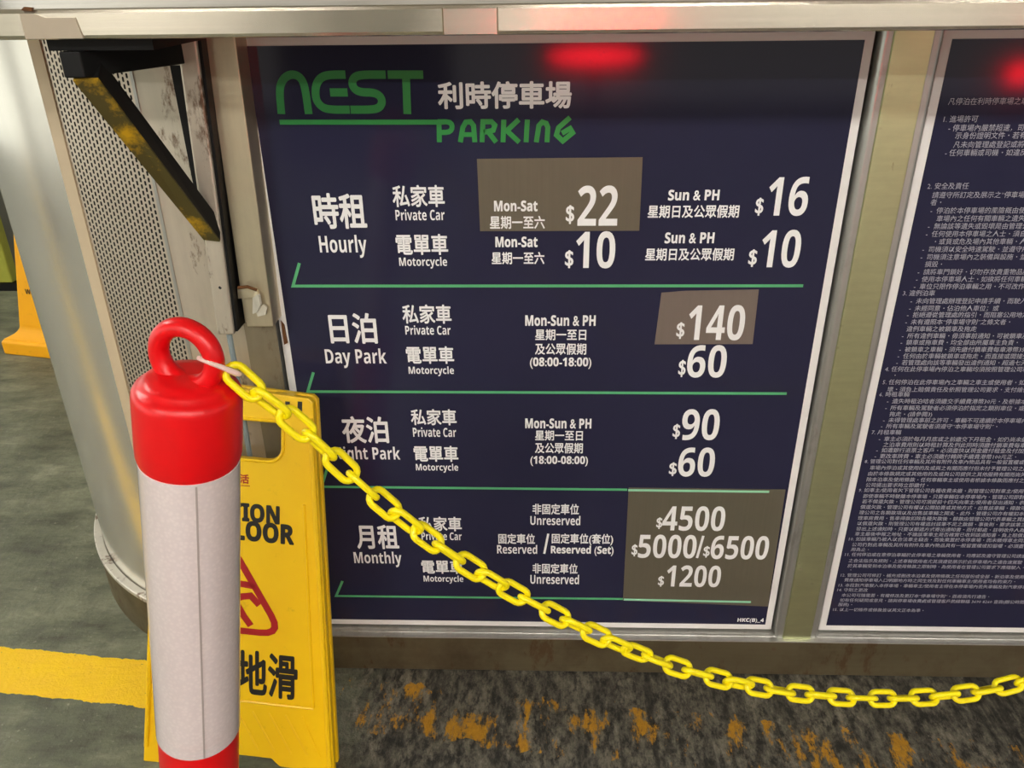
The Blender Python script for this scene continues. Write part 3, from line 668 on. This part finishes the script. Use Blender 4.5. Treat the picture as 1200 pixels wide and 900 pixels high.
# local axes: x across, y away from the viewer, z up the panel
SM = sign_frame(o2, u2, n2, v2)
SMI = SM.inverted()
wsign = thing('wet_floor_sign', 'yellow folding wet floor sign leaning behind the red and white bollard', 'floor sign', M=SM)
def on_sign(px_, py_, y=0.0):                  # point of the sign's front plane seen at a pixel, in the sign's own axes
    d = SMI.to_3x3() @ ray(px_, py_); c = SMI @ CAM; return c + d * ((y - c.y) / d.y)
def half(t): return (wb + (wt - wb) * t / sh) / 2
def leaf(y0, y1, back=False):
    """panel outline with two feet, an arch between them, rounded shoulders and a carrying hole"""
    bm = bmesh.new()
    rl = .018; ah = on_sign(305, 888).z; fi = on_sign(322, 893).x                                   # the right foot is worn shorter: it stands on the floor too
    outer = [(-half(0), .0), (-half(0) + .085, .0), (-half(0) + .10, ah), (fi - .006, ah), (fi, ah - .006), (fi + .008, rl), (half(0), rl)]
    outer += [(half(sh - .007), sh - .007), (half(sh) - .006, sh - .001), (.0, sh + .004), (-half(sh) + .006, sh - .001), (-half(sh - .007), sh - .007)]
    if not back:
        h0, h1, hw = sh - .098, sh - .040, .068
    else: h0, h1, hw = sh - .105, sh - .034, .072
    hole = []
    for cx_, cz_, a0 in ((hw - .02, h0 + .02, -90), (hw - .008, h1 - .008, 0), (-hw + .008, h1 - .008, 90), (-hw + .02, h0 + .02, 180)):
        r = .02 if a0 in (-90, 180) else .008
        for k in range(5):
            a = math.radians(a0 + 90 * k / 4); hole.append((cx_ + r * math.cos(a), cz_ + r * math.sin(a)))
    # ring of quads between outline and hole by angle: build with a filled planar mesh
    ov = [bm.verts.new((x, y0, z)) for x, z in outer]; hv = [bm.verts.new((x, y0, z)) for x, z in hole]
    es = [bm.edges.new((ov[i], ov[(i + 1) % len(ov)])) for i in range(len(ov))] + [bm.edges.new((hv[i], hv[(i + 1) % len(hv)])) for i in range(len(hv))]
    bmesh.ops.triangle_fill(bm, edges=es, use_beauty=True)
    r = bmesh.ops.extrude_face_region(bm, geom=list(bm.faces))
    for g_ in r['geom']:
        if isinstance(g_, bmesh.types.BMVert): g_.co.y = y1
    mb = MB(); bm.verts.index_update(); mb.add([q.co.copy() for q in bm.verts], [tuple(q.index for q in f.verts) for f in bm.faces]); bm.free()
    return mb, hole
mbl, hole = leaf(0, .012)
front = mbl.build('front_panel', M['sign'], wsign, bevel=.0022)
mbl, _ = leaf(.020, .030, True); mbl.build('back_panel', M['sign'], wsign, bevel=.002)
# raised edge ribs, rim of the hole, lower diagonal ribs
rb = MB()
for s_ in (-1, 1):
    rb.tube([(s_ * (half(.03) - .005), -.001, .03), (s_ * (half(sh - .03) - .005), -.001, sh - .03)], .004, 8)
    rb.tube([(s_ * (half(.13) - .026), -.0002, .13), (s_ * (half(.46) - .022), -.0002, .46)], .0022, 6)
rb.tube([(-half(.13) + .026, -.0002, .128), (half(.13) - .026, -.0002, .128)], .0022, 6)
rb.build('rib', M['sign'], front)
rb = MB(); rb.tube([(x * 1.05, -.0005, (z - (sh - .07)) * 1.06 + sh - .07) for x, z in hole], .0026, 6, closed=True); rb.build('hole_rim', M['sign'], front)
rb = MB()
for k in range(9):
    x = -.105 + k * .026; rb.tube([(x, .0, .112), (min(x + .035, half(.05) - .02), .0, .045)], .0016, 6)
rb.build('grip_rib', M['sign'], front)
def sign_text(name, mat, items, parent=front, frame_fn=on_sign, yy=-.0006):
    mb = MB()
    for body, xl, yt, xr, yb, bold in items:
        xm, ym = (xl + xr) / 2, (yt + yb) / 2
        text_box(mb, body, frame_fn(xl, ym).x, frame_fn(xm, yb).z, frame_fn(xr, ym).x, frame_fn(xm, yt).z, yy, bold)
    mb.build(name, mat, parent, merge=False)
sign_text('warning_lettering', M['sign_black'], [('CAUTION', 224, 588, 328, 610, .03), ('WET FLOOR', 199, 608, 345, 632, .03)])
sign_text('warning_lettering', M['sign_black'], [('小心地滑', 206, 760, 349, 813, .026)])
sign_text('maker_lettering', M['sign_red'], [('生活', 270, 555, 292, 566, .03)])
mb = MB(); ribbon(mb, [on_sign(268, 568), on_sign(293, 569.5)], .0012, -.0006); mb.build('maker_lettering', M['sign_red'], front)
tri = MB()
def rnd(pts, r, n=5):
    out = []
    for i, p in enumerate(pts):
        a, b_ = pts[i - 1], pts[(i + 1) % len(pts)]; d1 = (a - p).normalized(); d2 = (b_ - p).normalized()
        for k in range(n + 1):
            t = k / n; q0 = p + d1 * r * (1 - t); q1 = p + d2 * r * t; out.append(q0 * (1 - t) + (p + d2 * r * t) * t if False else (p + d1 * r * (1 - t) ** 2 + d2 * r * t ** 2))
    return out
T3 = [on_sign(331, 744), on_sign(267, 632), on_sign(208, 731)]
ribbon(tri, rnd(T3, .035), .0105, -.0006, closed=True)
tri.build('warning_triangle', M['sign_red'], front, label='red warning triangle')
fig = MB()
for q in ([(270, 683), (283, 684), (299, 687)], [(268, 706), (283, 699), (294, 698), (304, 709)], [(278, 708), (286, 722), (294, 733)], [(262, 672), (270, 684), (268, 706)], [(240, 700), (255, 688), (266, 676)]):
    ribbon(fig, [on_sign(*p) for p in q], .0105, -.0006)
c0 = on_sign(258, 664); fig.add([Vector((c0.x + .008 * math.cos(k * .5236), -.0006, c0.z + .008 * math.sin(k * .5236))) for k in range(12)], [tuple(range(12))])
fig.build('slipping_figure', M['sign_red'], front, label='red slipping figure')
for px_, py_ in ((337, 477), (351.5, 477)):
    c0 = on_sign(px_, py_)
    MB().box(c0.x - .0032, c0.x + .0032, -.0006, .002, c0.z - .008, c0.z + .008).build('slot', M['sign_black'], front)
c0 = on_sign(347, 512)
MB().lathe([(0, 0), (.004, 0), (.005, .002), (.005, .004)], 12, Matrix.Translation((c0.x, -.003, c0.z)) @ Matrix.Rotation(-math.pi / 2, 4, 'X')).build('rivet', M['rust'], front)
MB().box(-half(sh) + .03, -half(sh) + .06, .012, .02, sh - .02, sh).build('hinge', M['sign'], wsign)
MB().box(half(sh) - .06, half(sh) - .03, .012, .02, sh - .02, sh).build('hinge', M['sign'], wsign)

# ------------------------------------------------------------------ far floor sign
fs0 = atz(5, 415); fs1 = atz(61, 421)
fx = (fs1 - fs0).normalized(); ang = math.atan2(fx.y, fx.x)
fsign = thing('wet_floor_sign', 'orange yellow floor sign with a flared foot beyond the rounded booth end', 'floor sign', M=Matrix.Translation((fs0.x, fs0.y, 0)) @ Matrix.Rotation(ang, 4, 'Z'))
FW, FH = .36, .66
def taper(stations, x0c, yc):
    mb = MB(); rings = []
    for hw, hd, z in stations: rings.append([Vector((x0c - hw, yc - hd, z)), Vector((x0c + hw, yc - hd, z)), Vector((x0c + hw, yc + hd, z)), Vector((x0c - hw, yc + hd, z))])
    vs = [p for r in rings for p in r]; n = len(rings)
    fs = [(4 * i + k, 4 * i + (k + 1) % 4, 4 * i + 4 + (k + 1) % 4, 4 * i + 4 + k) for i in range(n - 1) for k in range(4)]
    return mb.add(vs, fs + [(3, 2, 1, 0), tuple(4 * n - 4 + k for k in range(4))])
fb = taper([(.18, .13, .0), (.18, .13, .045), (.172, .122, .052)], .18, .13).build('base', M['sign_or'], fsign, bevel=.006)
fpst = [(.172, .12, .050)] + [(.113 + .059 * (1 - k / 6) ** 2.2, .10 + .02 * (1 - k / 6) ** 2, .052 + .05 * k / 6) for k in range(7)] + [(.036, .04, .60), (.032, .03, .655), (.026, .02, .665)]
taper(fpst, .18, .13).build('body', M['sign_or'], fsign, bevel=.004)
FMI = fsign.matrix_world.inverted()
mb = MB()
def fsx(px_, py_):
    d = FMI.to_3x3() @ ray(px_, py_); c = FMI @ CAM; z0 = .3; return c + d * ((.05 - c.y) / d.y)
for body, pxl, pyc, h in (('CAUTION', 36, 333.5, .016), ('WET FLOOR', 31.5, 340.5, .016)):
    q = fsx(pxl, pyc); vs, fs_ = glyphs(body, .02)
    ax = min(a.x for a in vs); hh = max(a.y for a in vs)
    t_ = q.z; yy = .13 - (.10 + (.04 - .10) * (t_ - .102) / (.60 - .102)) - .0015
    slope_ = (.10 - .04) / (.60 - .102)
    mb.add([Vector((q.x + (a.x - ax) * h / hh, yy - a.z + slope_ * (a.y * h / hh - h / 2), q.z - h / 2 + a.y * h / hh)) for a in vs], fs_)
mb.build('warning_lettering', M['sign_black'], fsign, merge=False)

# ------------------------------------------------------------------ pillar far left
pc = atz(18, 343)
pil = thing('pillar', 'yellow green and black pillar at the far left edge', 'pillar', (pc.x - .2, pc.y + .2, 0))
def pp(mb, name, mat, **kw): return mb.build(name, mat, pil, **kw)
pp(MB().box(-.25, .14, -.12, .3, 0, 2.7), 'core', plain('grey_concrete', lin(120, 122, 112), .7, 0, .3, 8))
pp(MB().box(.05, .18, -.17, -.12, .03, 1.3), 'guard', plain('yellow_green_paint', lin(164, 168, 60), .6, 0, .35, 14), bevel=.006, label='scuffed yellow green guard')
pp(MB().box(.01, .05, -.165, -.12, .0, 1.3), 'guard', M['black'], label='black guard strip')
pp(MB().box(.12, .20, -.18, -.10, .0, .03), 'foot_plate', M['black'])

# ------------------------------------------------------------------ bollard
bdir = Vector((.168, -.015, .986)).normalized()
bx = (Vector((1, -.22, 0)) - bdir * bdir.dot(Vector((1, -.22, 0)))).normalized(); by = bdir.cross(bx)
BB = Vector((-.054, -.504, 0))
BM = sign_frame(BB, bx, by, bdir)
bol = thing('bollard', 'leaning red and white ring-top bollard in front of the yellow floor sign', 'bollard', M=BM)
MB().lathe([(0, .0), (.034, .0), (.0375, .06), (.0385, .25), (.0392, .445), (.0392, .775), (0, .775)]).build('tube', M['red'], bol)
sl = MB().lathe([(.0392, .439), (.0402, .4395), (.0402, .768), (.0402, .7695), (.0392, .77)]).build('reflective_sleeve', M['sleeve'], bol, label='white reflective sleeve')
ca = math.atan2((BM.inverted() @ CAM).y, (BM.inverted() @ CAM).x) + .10
MB().box(-.0006, .0006, -.0008, .0008, .441, .768, Matrix.Rotation(ca, 4, 'Z') @ Matrix.Translation((.0402, 0, 0))).build('seam', plain('sleeve_seam', lin(168, 158, 152), .6), sl)
MB().lathe([(.0392, .774), (.0405, .772), (.0418, .778), (.0420, .790), (.0420, .830), (.0414, .834), (.0398, .8375), (.037, .8395), (.0352, .8405), (.0335, .8432), (.030, .846), (.020, .848), (0, .8485)]).build('cap', M['red'], bol)
# ring handle: oval section, sunk into the cap
hd = MB(); R0, zc_ = .0242, .8645
pts = [Vector((R0 * math.sin(2 * math.pi * k / 40), 0, zc_ + R0 * 1.02 * math.cos(2 * math.pi * k / 40))) for k in range(40)]
radii = [.0077 + (.0012 * max(0, -math.cos(2 * math.pi * k / 40)) ** 2) for k in range(40)]
hd.tube(pts, radii, 14, closed=True, upv=(0, 1, 0), flat=1.12)
hd.build('ring_handle', M['red'], bol)
MB().lathe([(0, 0), (.10, 0), (.10, .012), (.07, .022), (.046, .04), (.044, .05), (0, .05)], 40, Matrix.Rotation(0, 4, 'X')).build('foot', M['black'], bol).matrix_parent_inverse = BM.inverted() @ Matrix.Translation(BB)

# ------------------------------------------------------------------ chain
AZ = math.radians(10.5)
S = BM @ Vector((.024, -.012, .858))
S = aty(263, 431, -.520)
cn = Vector((-math.sin(AZ), math.cos(AZ), 0))
cp_ = [(263, 429), (291, 455), (317, 474), (342, 488), (364, 512), (400, 546), (436, 580), (480, 617), (530, 652), (580, 683), (630, 711), (690, 741), (750, 769), (810, 789), (870, 804), (930, 813), (985, 818.5), (1040, 820), (1085, 818), (1130, 813.5), (1175, 807), (1215, 800)]
raw = []
for q in cp_:
    r_ = ray(*q); raw.append(CAM + r_ * (cn.dot(S - CAM) / cn.dot(r_)))
low = min(raw, key=lambda p: p.z); along = Vector((math.cos(AZ), math.sin(AZ), 0)); s_low = (low - S).dot(along)
for p in reversed(raw):                        # beyond the picture the chain climbs again as it fell, to a second bollard
    s_ = (p - S).dot(along)
    if s_ < s_low - .32: raw.append(S + along * (2 * s_low - s_) + Vector((0, 0, p.z - S.z)))
for _ in range(2):
    raw = [raw[0]] + [raw[i - 1] * .2 + raw[i] * .6 + raw[i + 1] * .2 for i in range(1, len(raw) - 1)] + [raw[-1]]
dense = []
for i in range(len(raw) - 1):
    p0, p1, p2, p3 = raw[max(i - 1, 0)], raw[i], raw[i + 1], raw[min(i + 2, len(raw) - 1)]
    for k in range(20):
        t = k / 20
        dense.append(.5 * ((2 * p1) + (p2 - p0) * t + (2 * p0 - 5 * p1 + 4 * p2 - p3) * t * t + (3 * p1 - p0 - 3 * p2 + p3) * t ** 3))
dense.append(raw[-1])
PITCH, LL, LWID, WR = .0270, .0390, .0212, .0031
last = aty(271, 434, -.518); nodes = [last]; dense = [p for p in dense if (p - dense[0]).length > (last - dense[0]).length]
for p in dense[1:]:
    while (p - last).length >= PITCH:
        last = last + (p - last).normalized() * PITCH; nodes.append(last)
def link_path():
    h = LL / 2 - WR; w = LWID / 2 - WR; r = w; out = []
    for k in range(9): a = -math.pi / 2 + math.pi * k / 8; out.append(Vector((h - r + r * math.cos(a), r * math.sin(a), 0)))
    for k in range(9): a = math.pi / 2 + math.pi * k / 8; out.append(Vector((-h + r + r * math.cos(a), r * math.sin(a), 0)))
    return out
proto = MB().tube(link_path(), WR, 10, closed=True, upv=(0, 0, 1)).build('chain_link', M['yellow'])
chain = thing('chain', 'yellow plastic link chain hanging from the bollard ring in front of the price board', 'chain', tuple(nodes[0]))
CHI = Matrix.Translation(nodes[0]).inverted()
rolls = [0, 62, 8, 78, 0, 90, -12, 55, -18, 84, -5, 58, 20, 88, -6, 78, 6, 60, 42, 100, 0, 85, -4, 66]
for i in range(len(nodes) - 1):
    a, b_ = nodes[i], nodes[i + 1]; t = (b_ - a).normalized(); mid = (a + b_) / 2
    view = (CAM - mid).normalized(); zv = (view - t * view.dot(t)).normalized(); yv = zv.cross(t)
    ang_ = math.radians(rolls[i] if i < len(rolls) else (i % 2) * 90 + 12 * math.sin(i * 1.3))
    yy = yv * math.cos(ang_) + zv * math.sin(ang_); zz = t.cross(yy)
    Mx = sign_frame(mid, t, yy, zz)
    o = proto if i == 0 else proto.copy()
    if i: COL.objects.link(o)
    o.parent = chain; o.matrix_parent_inverse = Matrix(); o.matrix_basis = CHI @ Mx
# the second bollard, the same as the first, upright
end = nodes[-1]
def copy_tree(o, parent=None):
    c = o.copy(); COL.objects.link(c); c.parent = parent
    for ch in o.children: copy_tree(ch, c)
    return c
bol2 = copy_tree(bol); bol2.matrix_world = Matrix.Translation((end.x + .035, end.y + .004, 0)) @ Matrix.Rotation(math.radians(20), 4, 'Z')
tag(bol2, 'upright red and white ring-top bollard at the right end of the chain', 'bollard')
for ch in bol2.children:
    if ch.name.startswith('foot'): ch.matrix_parent_inverse = Matrix()
# cable tie from the ring to the first link
tie = thing('cable_tie', 'white cable tie joining the chain to the bollard ring', 'cable tie', tuple(nodes[0]))
TI = Matrix.Translation(nodes[0]).inverted()
h_in = BM @ Vector((.0118, 0, .866)); h_out = BM @ Vector((.0345, 0, .862)); toward = (CAM - h_in).normalized()
fr_ = .0125
lk = nodes[0] + (nodes[1] - nodes[0]) * .05
A_ = h_in + toward * .003; 
loop = [h_in + toward * .004, h_in.lerp(lk, .25) + toward * fr_, h_in.lerp(lk, .6) + toward * (fr_ - .002), lk + toward * .005 + (lk - h_in).normalized() * .004,
        lk - toward * .004 + (lk - h_in).normalized() * .002, h_in.lerp(lk, .5) - toward * .0115, h_in.lerp(lk, .15) - toward * .011, h_in - toward * .005]
sm = []
n = len(loop)
for i in range(n):
    p0, p1, p2, p3 = loop[i - 1], loop[i], loop[(i + 1) % n], loop[(i + 2) % n]
    for k in range(5):
        t = k / 5; sm.append(.5 * ((2 * p1) + (p2 - p0) * t + (2 * p0 - 5 * p1 + 4 * p2 - p3) * t * t + (3 * p1 - p0 - 3 * p2 + p3) * t ** 3))
o = MB().tube(sm, .0021, 8, closed=True).build('strap', M['tie'], tie); o.matrix_parent_inverse = TI
d_ = (lk - h_in).normalized()
Mh = sign_frame(lk + toward * .004, d_, toward.cross(d_).normalized(), toward)
o = MB().box(-.004, .004, -.0028, .0028, -.0022, .0022, Mh).build('tie_head', M['tie_head'], tie, bevel=.0008); o.matrix_parent_inverse = TI

# ------------------------------------------------------------------ lamps of the car park
tube_m = emis('tube_light', (1.0, .97, .91, 1), TUBE_POWER)
house = plain('lamp_housing', lin(210, 210, 206), .4)
def tube_lamp(x, y, rot, label):
    t = thing('ceiling_light', label, 'light', M=Matrix.Translation((x, y, 2.7)) @ Matrix.Rotation(rot, 4, 'Z'), group='fluorescent ceiling lights')
    MB().prism([Vector((-.62, -.09, 0)), Vector((-.62, .09, 0)), Vector((-.62, .05, -.05)), Vector((-.62, -.05, -.05))], (1.24, 0, 0)).build('housing', house, t, bevel=.003)
    for s_ in (-.03, .03):
        MB().tube([(-.6, s_, -.066), (.6, s_, -.066)], .016, 10).build('tube', tube_m, t)
for x, y, r in ((-1.3, -3.2, 0), (.9, -3.0, 0), (2.9, -3.2, 0), (-2.4, .4, math.pi / 2), (0, -5.2, 0), (2.6, -5.2, 0), (-2.6, -5.2, 0)):
    tube_lamp(x, y, r, 'fluorescent twin tube light on the car park ceiling')
# red lamps on added posts, standing in for tail lights mirrored in boards and counter
def red_lamp(x, y, z, w, h, label):
    t = thing('tail_light_proxy', label, 'lamp', (x, y, 0))
    MB().tube([(0, 0, .02), (0, 0, z - .05)], .02, 12).build('pole', M['black'], t)
    MB().box(-.15, .15, -.15, .15, 0, .02).build('foot', M['black'], t, bevel=.005)
    MB().box(-w / 2 - .02, w / 2 + .02, -.05, .0, z - .06, z + .06).build('housing', M['black'], t, bevel=.006)
    MB().lathe([(math.sin(math.pi * k / 12), -math.cos(math.pi * k / 12)) for k in range(13)], 32, Matrix.Translation((0, .002, z)) @ Matrix.Diagonal((w / 2, .02, h / 2, 1))).build('lens', emis('red_lens', (1, .01, .02, 1), RED_POWER), t)
def mirror_pt(px_, py_, ypl, yl):
    p = aty(px_, py_, ypl); d = ray(px_, py_); d = Vector((d.x, -d.y, d.z)); return p + d * ((yl - p.y) / d.y)
q = mirror_pt(697, 66, YF, -3.2); red_lamp(q.x, q.y, q.z, .46, .07, 'red lit stand-in for a tail light on an added post, mirrored at the top of the price board')
q2 = mirror_pt(1196, 86, YF, -3.2); red_lamp(q2.x, q2.y, q2.z, .12, .10, 'small red lit stand-in for a tail light on an added post, mirrored in the rules board')

# concrete columns added out of view to give the steel dark reflections
def added_column(x, y, w, label):
    t = thing('pillar', label, 'pillar', (x, y, 0))
    g_ = plain('dark_concrete', lin(74, 76, 70), .8, 0, .3, 4)
    MB().box(-w / 2, w / 2, -w / 2, w / 2, 0, 2.7).build('shaft', g_, t, bevel=.02)
    MB().box(-w / 2 - .03, w / 2 + .03, -w / 2 - .03, w / 2 + .03, 0, .12).build('plinth', g_, t, bevel=.01)
qa, qb = mirror_pt(290, 25, -.22, -4.4), mirror_pt(500, 25, -.22, -4.4)
added_column((qa.x + qb.x) / 2, -4.4 - abs(qb.x - qa.x) / 2, abs(qb.x - qa.x), 'broad dark concrete pillar added out of view for the counter edge to mirror')
added_column(-3.6, -.1, .26, 'slim dark concrete pillar added out of view for the rounded booth end to mirror')
